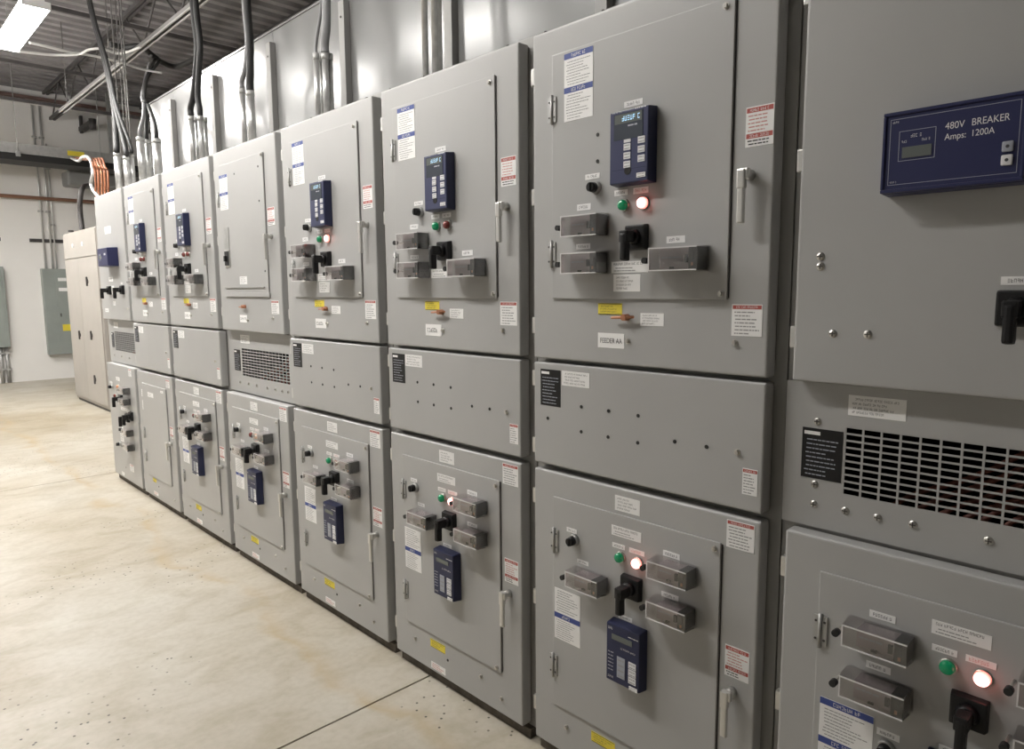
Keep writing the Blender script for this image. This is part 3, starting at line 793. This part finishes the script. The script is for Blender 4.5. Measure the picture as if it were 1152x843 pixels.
        lab(ld, 'warn', .47, .2, .56, .145); lab(ld, 'white', .21, .095, .28, .068); small(ld, 'hole_disc', .33, .15, Lw)

# ================================================================== TALL REAR ENCLOSURE ABOVE THE GEAR
t = tag(empty('rear_enclosure', (.8, 3.2, 0)), 'tall pale grey sheet-metal enclosure rising behind the switchgear row', 'enclosure')
ribs = [y+.04 for y in LF[1:7]]
EY0, EY1, EZ = NEAR, 6.36, 3.10
put('body', MB().box(.418, 1.25, EY0, EY1, 0, EZ-.012, 'panel_metal').mesh('body'), (0, 0, 0), t)
ys = [EY0]+ribs+[EY1]
ys = sorted(ys+[LF[0]+.04])
for j in range(len(ys)-1):
    put('panel', MB().box(.410, .418, ys[j]+.002, ys[j+1]-.002, 2.30, EZ, 'panel_metal', .001).mesh('panel'), (0, 0, 0), t)
    put('top_trim', MB().box(.404, .45, ys[j]+.002, ys[j+1]-.002, EZ-.0, EZ+.012, 'panel_metal').mesh('top_trim'), (0, 0, 0), t)
for y in [LF[0]+.04]+ribs:
    r = put('rib', cached('rib', lambda: MB().box(-.035, 0, -.026, .026, 0, .70, 'paint_dark', .003).mesh('rib')), (.409, y, 2.33), t)
    for z in (.12, .62): put('rib_bolt', cached('ribb', lambda: MB(True).cyl((0, 0, 0), (0, 0, .004), .006, .006, 'steel_dark', 8).mesh('rib_bolt')), (.374, y, 2.33+z), r)

# ================================================================== CONDUITS AND CABLES ON TOP OF THE GEAR
def conduit(px, ytop, base_py, r, x, lab, grp, top_bend=None):
    p = atx(px, base_py, x); q = atx(px, ytop, x)
    z1 = q.z
    mb = MB(); mb.cyl((p.x, p.y, 2.363), (p.x, p.y, z1), r, r, 'galv', 14)
    o = tag(empty('conduit', (p.x, p.y, 2.363)), lab, 'conduit', grp)
    put('pipe', mb.mesh('conduit'), (0, 0, 0), o)
    put('collar', MB().cyl((p.x, p.y, z1-.03), (p.x, p.y, z1), r+.002, r+.002, 'galv_dull', 14).mesh('collar'), (0, 0, 0), o)
    return Vector((p.x, p.y, z1))
def cable(pts, r, m, lab, grp, nm='cable'):
    return tag(put(nm, MB().tube(pts, r, m, 10, 8).mesh('cable')), lab, 'cable', grp)
ends = {}
spec = [('c1', 133.5, 171, .026, .17, 'pale conduit with black cable, nearest the copper cables'), ('c1', 143.5, 175, .024, .20, 'pale conduit standing second from the copper cables'), ('c1', 149.5, 172, .02, .24, 'pale conduit standing third from the copper cables'),
        ('c2', 161, 153, .028, .15, 'first of three thick pale conduits on the second farthest section'), ('c2', 168, 156, .024, .22, 'middle of three thick pale conduits on the second farthest section'), ('c2', 179, 155, .028, .17, 'last of three thick pale conduits on the second farthest section'),
        ('c3', 216, 130, .018, .2, 'shiny conduit under a black cable, behind the fifth section'), ('c3', 222, 132, .013, .24, 'thin conduit between two shiny ones behind the fifth section'), ('c3', 226.3, 130, .018, .2, 'shiny conduit under the second black cable behind the fifth section'), ('c3', 231.5, 132, .012, .24, 'thin dull conduit beside the shiny pair behind the fifth section'),
        ('c4', 275, 98, .015, .2, 'thinner shiny conduit behind the plain vented section'), ('c4', 284, 101, .021, .2, 'thicker shiny conduit under a grey cable behind the plain vented section'),
        ('c5', 357, 59, .014, .2, 'shiny conduit leftmost of four behind the third section from FEEDER AA'), ('c5', 362, 62, .008, .24, 'very thin conduit second of four beside the grey cable'), ('c5', 367, 59, .016, .2, 'shiny conduit under the thick grey cable'), ('c5', 372.5, 60, .012, .23, 'dull conduit rightmost of four beside the grey cable')]
for g, px, yt, r, x, lab in spec:
    ends.setdefault(g, []).append(conduit(px, yt, 200 if g in ('c1', 'c2') else 150 if g in ('c3', 'c4') else 100, r, x, lab, 'conduits standing on top of the gear'))
for px, r, x, lab in ((478.5, .013, .2, 'bright conduit running up to the roof behind the section left of FEEDER AA'), (489.5, .013, .22, 'second conduit running up to the roof beside the bright one'), (495, .010, .26, 'third and dullest conduit running up to the roof beside the bright one')):
    p = atx(px, 60, x)
    o = tag(empty('riser_conduit', (p.x, p.y, 2.363)), lab, 'conduit', 'conduits running up to the roof')
    put('pipe', MB().cyl((p.x, p.y, 2.363), (p.x, p.y, CZ-.02), r, r, 'galv', 14).mesh('riser'), (0, 0, 0), o)
    put('coupling', MB().cyl((p.x, p.y, 2.9), (p.x, p.y, 2.95), r+.004, r+.004, 'galv_dull', 14).mesh('coupling'), (0, 0, 0), o)
def up(e, d=.001): return Vector((e.x, e.y, e.z+d))
G = 'cables rising from the conduits'
def X2(px, py, x=.2): return atx(px, py, x)
ca, cb, cc = ends['c1']
for e, off, r, lab in ((ca, 0, .022, 'thick black cable slanting up from the conduit by the copper cables'), (cb, 3, .020, 'black cable slanting up beside the thickest one'), (cc, 6, .014, 'thinner black cable in the slanting bundle')):
    m1 = X2(128+off*.6, 120, .25); m2 = X2(118+off*.4, 70, .3); m3 = X2(104+off*.3, 18, .35); m4 = X2(95+off*.3, -25, .4)
    cable([up(e), up(e, .06), m1, m2, m3, m4], r, 'rubber', lab, G)
ca, cb, cc = ends['c2']
top2 = X2(162, 118, .24)
cable([up(ca), up(ca, .05), X2(161, 133, .2), top2, X2(160, 108, .33), atz(163, 90, 3.9), atz(170, 62, 4.12)], .014, 'cable_grey', 'grey cable from the first of three thick conduits', G)
cable([up(cb), up(cb, .05), X2(164.5, 133, .24), X2(163.5, 118, .27), X2(161, 108, .33), atz(165, 88, 3.9), atz(175, 65, 4.12)], .015, 'rubber', 'dark cable from the middle of three thick conduits', G)
cable([up(cc), up(cc, .05), X2(173, 136, .2), X2(167, 120, .26), X2(162, 108, .33), atz(167, 86, 3.9), atz(180, 68, 4.12)], .015, 'rubber', 'black cable curving over from the last of three thick conduits', G)
c3 = ends['c3']
for e, o_, r, lab in ((c3[0], 0, .020, 'black cable from the shiny conduit, left of its pair'), (c3[2], 3.2, .018, 'black cable from the shiny conduit, right of its pair')):
    cable([up(e), up(e, .05), X2(217.5+o_*1.6, 108, .2), X2(220.5+o_, 80, .2), X2(222+o_, 50, .2), X2(218+o_, 15, .2), X2(215.5+o_, -20, .2), X2(214+o_, -80, .2)], r, 'rubber', lab, G)
c4 = ends['c4']
cable([up(c4[0]), up(c4[0], .04), X2(276.5, 75, .2), X2(278.5, 45, .2), X2(275, 5, .2), X2(273, -60, .2)], .015, 'cable_grey', 'slim grey cable beside the thick black one behind the vented section', G)
cable([up(c4[1]), up(c4[1], .04), X2(281.5, 78, .2), X2(281, 45, .2), X2(278, 5, .2), X2(276, -60, .2)], .021, 'rubber', 'thick black cable behind the plain vented section', G)
c5 = ends['c5']
cable([up(c5[0]), up(c5[0], .03), X2(357.5, 35, .2), X2(360.5, 15, .2), X2(362, -10, .2), X2(362, -60, .2)], .008, 'cable_grey', 'slim cable bending off the leftmost of four conduits', G)
cable([up(c5[2]), up(c5[2], .04), X2(367, 30, .2), X2(367, 0, .2), X2(366.5, -60, .2)], .021, 'cable_grey', 'thick grey cable over the shiny conduit, right of the slim one', G)

# strut channel hung under the roof along the gear
sx, sz = .865, 4.0
t = tag(empty('strut_channel', (sx, 3.0, sz)), 'long pale slotted strut channel hung diagonally across the view under the roof', 'channel')
mb = MB()
for dx in (-.032, .018): mb.box(sx+dx, sx+dx+.014, 3.0, 11.35, sz, sz+.012, 'strut_zinc')
mb.box(sx-.032, sx-.029, 3, 11.35, sz+.012, sz+.045, 'rod_grey'); mb.box(sx+.029, sx+.032, 3, 11.35, sz+.012, sz+.045, 'rod_grey'); mb.box(sx-.032, sx+.032, 3, 11.35, sz+.045, sz+.048, 'steel_dark')  # sides and top coloured darker to paint the shade inside the slot
put('channel', mb.mesh('strut'), (0, 0, 0), t)
for y in (4.2, 6.6, 9.0, 11.0):
    put('hanger_rod', cached('srod', lambda: MB().cyl((0, 0, 0), (0, 0, CZ-sz-.06), .006, .006, 'rod_grey', 8).mesh('rod')), (sx, y, sz+.048), t)
# thin rods dropping from the strut by the far end of the row
for px, y0_, y1_, lab in ((130.3, 84, 172, 'thin galvanised rod dropping behind the slanting black cables'), (139, 80, 176, 'thin rod second from the slanting black cables'), (141.5, 80, 176, 'thin rod third from the slanting black cables'), (75+54, 140, 170, None)):
    if lab is None: continue
    p = atx(px, y0_, .6); q = atx(px, y1_, .6)
    tag(put('drop_rod', MB().cyl((p.x, p.y, 2.5), (p.x, p.y, CZ-.02), .0065, .0065, 'rod_grey', 8).mesh('rod')), lab, 'rod', 'thin rods dropping from the roof')
# pale flexible cables sagging between the light and the strut
for pts, lab in (([(22, 58), (40, 60), (62, 62), (88, 61), (100, 56), (115, 55), (132, 60), (145, 58), (158, 53)], 'white cable sagging from the light to the strut, upper one'),
                 ([(33, 48), (55, 53), (75, 58), (88, 60), (110, 64), (135, 70), (160, 78), (182, 82)], 'white cable sagging from the light past the strut, lower one')):
    n = len(pts); P = [atz(px, py, 3.86+.14*min(1, j/(n-1)*1.3)) for j, (px, py) in enumerate(pts)]
    cable(P, .012, 'fixture_white', lab, 'white cables near the light')
# dark cable bundle draped over the strut
P = [atz(*q, 4.15) for q in ((124, 50), (140, 53), (158, 52), (170, 61), (182, 70), (196, 75), (208, 72), (222, 64))]
cable(P, .028, 'rubber', 'thick black cable bundle draped over the strut channel', None)

# orange/copper cables coming down past the end of the row
GB = 'copper coloured cables at the far end'
for j, lab in enumerate(('copper cable farthest left in the bundle', 'copper cable second in the bundle', 'copper cable third in the bundle', 'copper cable fourth in the bundle', 'copper cable rightmost in the bundle')):
    x = .34+.02*(j % 2); xt = 106.5+j*3.6
    p0 = atx(xt-3, 183+j*1.2, x); p1 = atx(xt, 192, x); p2 = atx(xt+1, 208, x); p3 = atx(xt+1.5, 222, x)
    q1, q2 = Vector((x, p3.y-.12, 2.16)), Vector((.12+.04*j, 6.585, 2.12-.01*j))
    cable([aty(xt-24, 177, 13.27), atx(xt-11, 180, x+.35), atx(xt-6, 178.5, x+.18), p0, p1, p2, p3, q1, q2], .0095+.003*(j % 2), 'orange_cable' if j != 2 else 'copper', lab+' by the end section', GB)
cable([aty(80, 178, 13.27), atx(88, 181, .75), atx(93, 177, .6), atx(99, 177, .45), atx(103.5, 184, .36), atx(104.5, 196, .34), atx(105, 214, .34), Vector((.34, 7.0, 2.2)), Vector((.32, 6.59, 2.16))], .018, 'galv_dull', 'grey flexible conduit arching over beside the copper cables', None, 'flexible_conduit')

# ================================================================== TAN CABINET BEYOND THE ROW
CX, CY0, CY1, CH = .88, 10.15, 11.88, 2.41
t = tag(empty('tan_cabinet', (CX+.3, (CY0+CY1)/2, 0)), 'tall tan two-door cabinet standing beyond the end of the gear', 'cabinet')
put('body', MB().box(CX, CX+.6, CY0, CY1, .04, CH, 'paint_tan', .008).box(CX+.02, CX+.58, CY0+.02, CY1-.02, 0, .04, 'steel_dark').mesh('body'), (0, 0, 0), t)
ym = 11.12
for a, b in ((CY0+.02, ym-.003), (ym+.003, CY1-.02)):
    d = put('door', MB().box(CX-.016, CX-.001, a, b, .08, 2.04, 'paint_tan', .003).mesh('door'), (0, 0, 0), t)
    hs = ((.40, .07), (1.0, .07), (1.72, .07)) if a < ym-.5 else ((.98, .06),)
    for z, _ in hs:
        yy = (a+.52) if a < ym-.5 else (a+.20)
        put('door_latch', MB(True).cyl((-.0, 0, 0), (0, 0, .012), .03, .028, 'steel_dark', 14).box(-.012, .012, -.06, .06, .004, .022, 'steel_dark', .004).mesh('latch'), (CX-.016, yy, z), d)
hd = put('header_panel', MB().box(CX-.016, CX-.001, CY0+.02, CY1-.02, 2.05, CH-.02, 'paint_tan', .003).mesh('header'), (0, 0, 0), t)
for px, py in ((83, 288), (93.5, 284)):
    p = atx(px, py, CX-.016); put('indicator', MB(True).cyl((0, 0, 0), (0, 0, .01), .03, .028, 'key_white', 14).mesh('indicator'), (CX-.016, p.y, 2.22), hd)
p = atx(90.5, 232, CX+.15)
tag(put('flexible_conduit', MB().tube([(CX+.15, p.y, CH+.002), atx(90.3, 240, CX+.15), atx(90, 225, CX+.15), atx(92.5, 212, CX+.2), atx(98, 209, CX+.4), atx(112, 208, CX+.9)], .035, 'steel_dark', 10, 8).mesh('flex')), 'dark flexible conduit curving up from the tan cabinet top', 'conduit')
p = atx(80, 262, CX+.2)
tag(put('cabinet_fitting', MB().cyl((CX+.2, p.y, CH+.001), (CX+.2, p.y, CH+.07), .03, .03, 'galv_dull', 12).cyl((CX+.2, p.y+.001, CH+.07), (CX+.2, p.y, CH+.10), .04, .035, 'steel_dark', 12).mesh('fitting')), 'small conduit stub on top of the tan cabinet', 'fitting')
# small white box between the copper cables and the cabinet
p = atx(98, 238, .62)
tag(put('junction_box', MB().box(.58, .78, 7.9, 8.15, 2.29, 2.37, 'fixture_white', .005).cyl((.68, 8.0, 2.37), (.68, 8.0, CZ-.01), .005, .005, 'rod_grey', 6).mesh('jbox')), 'small white box hung behind the end section', 'box')

# ================================================================== FAR WALL
FYW = FY1
def panelboard(x0, x1, z0, z1, lab, stick):
    t = tag(empty('panelboard', ((x0+x1)/2, FYW, z0)), lab, 'panelboard', 'panelboards on the far wall')
    put('box', MB().box(x0, x1, FYW-.15, FYW-.001, z0, z1, 'panel_grey', .004).mesh('box'), (0, 0, 0), t)
    w_ = x1-x0
    d = put('door', MB().box(x0+w_*.28, x1-.04, FYW-.162, FYW-.1505, z0+.28, z1-.12, 'panel_grey', .002).mesh('door'), (0, 0, 0), t)
    put('latch', MB().box(x0+w_*.33, x0+w_*.33+.02, FYW-.17, FYW-.162, z0+.68, z0+.74, 'steel_dark').mesh('latch'), (0, 0, 0), d)
    if stick:
        put('caution_label', MB().box(x0+w_*.36, x0+w_*.62, FYW-.1635, FYW-.1622, z0+.42, z0+.54, 'yellow').mesh('caution'), (0, 0, 0), d)
        put('label', MB().box(x0+w_*.34, x0+w_*.58, FYW-.1635, FYW-.1622, z1-.22, z1-.16, 'paper').box(x0+w_*.34, x0+w_*.58, FYW-.1635, FYW-.1622, z1-.40, z1-.34, 'paper').mesh('label'), (0, 0, 0), d)
    return t
panelboard(1.12, 1.80, .46, 2.0, 'grey-green panelboard with yellow sticker on the far wall', True)
panelboard(-.15, .56, .64, 2.03, 'grey-green panelboard cut off by the left edge of the picture', False)
G2 = 'conduits on the far wall'
def wconduit(x, z0, z1, r, lab, m='conduit_light'):
    o = tag(empty('wall_conduit', (x, FYW-.05, z0)), lab, 'conduit', G2)
    put('pipe', MB().cyl((x, FYW-.05, z0), (x, FYW-.05, z1), r, r, m, 10).mesh('conduit'), (0, 0, 0), o)
    for z in (z0+(z1-z0)*.35, z0+(z1-z0)*.8):
        put('strap', MB().box(x-r-.02, x+r+.02, FYW-.05-r-.004, FYW-.002, z, z+.03, 'galv_dull').mesh('strap'), (0, 0, 0), o)
wconduit(1.20, 2.002, 4.85, .016, 'leftmost conduit rising from the panelboard with yellow sticker'); wconduit(1.31, 2.002, 4.85, .016, 'middle conduit rising from the panelboard with yellow sticker'); wconduit(1.37, 2.002, 4.2, .012, 'right conduit rising from the panelboard with yellow sticker')
wconduit(.42, .003, .639, .03, 'conduit running from the left panelboard to the floor, left one', 'galv_dull'); wconduit(.51, .003, .639, .03, 'conduit running from the left panelboard to the floor, right one', 'galv_dull')
tag(put('brown_pipe', MB().cyl((FX0+.02, FYW-.12, 3.235), (3.4, FYW-.12, 3.235), .032, .032, 'brown_pipe', 12).mesh('pipe')), 'horizontal brown pipe on the far wall', 'pipe')
for x0, x1, lab in ((1.0, 1.62, 'short dark strut bar on the far wall behind the conduits'), (-.2, .58, 'short dark strut bar on the far wall at the left edge')):
    tag(put('strut_bar', MB().box(x0, x1, FYW-.03, FYW-.001, 2.47, 2.53, 'steel_dark', .003).mesh('bar')), lab, 'bar', 'strut bars on the far wall')
tag(put('wall_pipe', MB().cyl((FX0+.02, FYW-.1, 4.86), (5.3, FYW-.1, 4.86), .03, .03, 'wall_white', 10).mesh('pipe')), 'white pipe high along the far wall', 'pipe')
tag(put('ledger_angle', MB().box(FX0, FX1, FYW-.10, FYW-.001, 4.93, 4.98, 'ledger', .003).mesh('ledger')), 'brown steel angle high along the far wall', 'angle')
# cable tray across the far end
TY = 13.6
t = tag(empty('cable_tray', (1.0, TY, 3.72)), 'grey cable tray crossing before the far wall with a yellow sticker', 'tray')
z0 = aty(60, 180, TY).z; 
put('side_rail', MB().box(FX0, 4.9, TY-.30, TY-.285, z0, z0+.15, 'galv_dull').box(FX0, 4.9, TY-.30, TY-.27, z0+.15, z0+.156, 'galv').mesh('rail'), (0, 0, 0), t)
put('side_rail', MB().box(FX0, 4.9, TY+.285, TY+.30, z0, z0+.15, 'galv_dull').mesh('rail'), (0, 0, 0), t)
for j in range(24):
    put('rung', cached('rung', lambda: MB().box(-.012, .012, -.285, .285, 0, .02, 'galv_dull').mesh('rung')), (FX0+.2+j*.4, TY, z0+.02), t)
pb = MB().box(-.12, .12, -.0015, 0, 0, .075, 'yellow'); p = aty(85, 167, TY-.3)
put('caution_label', pb.mesh('sticker'), (p.x, TY-.301, z0+.05), t)
put('tray_underside', MB().box(FX0, 4.9, TY-.27, TY+.27, z0-.10, z0+.018, 'rubber', .01).mesh('fill'), (0, 0, 0), t)  # black slab below the rungs, gives the tray a black underside
for px in (18, 111):
    p = aty(px, 150, TY-.3); put('hanger_rod', MB().cyl((p.x, TY-.31, z0-.02), (p.x, TY-.31, CZ-.01), .006, .006, 'galv_dull', 8).box(p.x-.03, p.x+.03, TY-.34, TY-.302, z0-.05, z0+.03, 'galv', .005).mesh('hanger'), (0, 0, 0), t)
# round-ended grey duct below the tray
p0, p1 = aty(72, 201, 14.3), aty(120, 204, 14.3)
tag(put('duct', MB().box(p0.x, 4.0, 14.05, 14.5, p0.z-.13, p0.z+.13, 'duct_grey', .06, 4).box(2.2, 2.25, 14.25, 14.3, p0.z+.13, CZ-.01, 'galv_dull').mesh('duct')), 'grey rounded duct below the cable tray at the far wall', 'duct')
# small camera-like bracket under the roof at the far wall
p = aty(101, 144, 14.4)
tag(put('wall_bracket', MB().box(p.x-.05, p.x+.05, 14.2, 14.95, p.z+.02, p.z+.1, 'steel_dark', .01).cyl((p.x, 14.2, p.z+.12), (p.x, 14.2, p.z-.06), .06, .05, 'steel_dark', 12).box(p.x-.02, p.x+.02, 14.9, 14.999, p.z+.0, p.z+.3, 'steel_dark').mesh('bracket')), 'dark pipe bracket sticking out of the far wall', 'bracket')
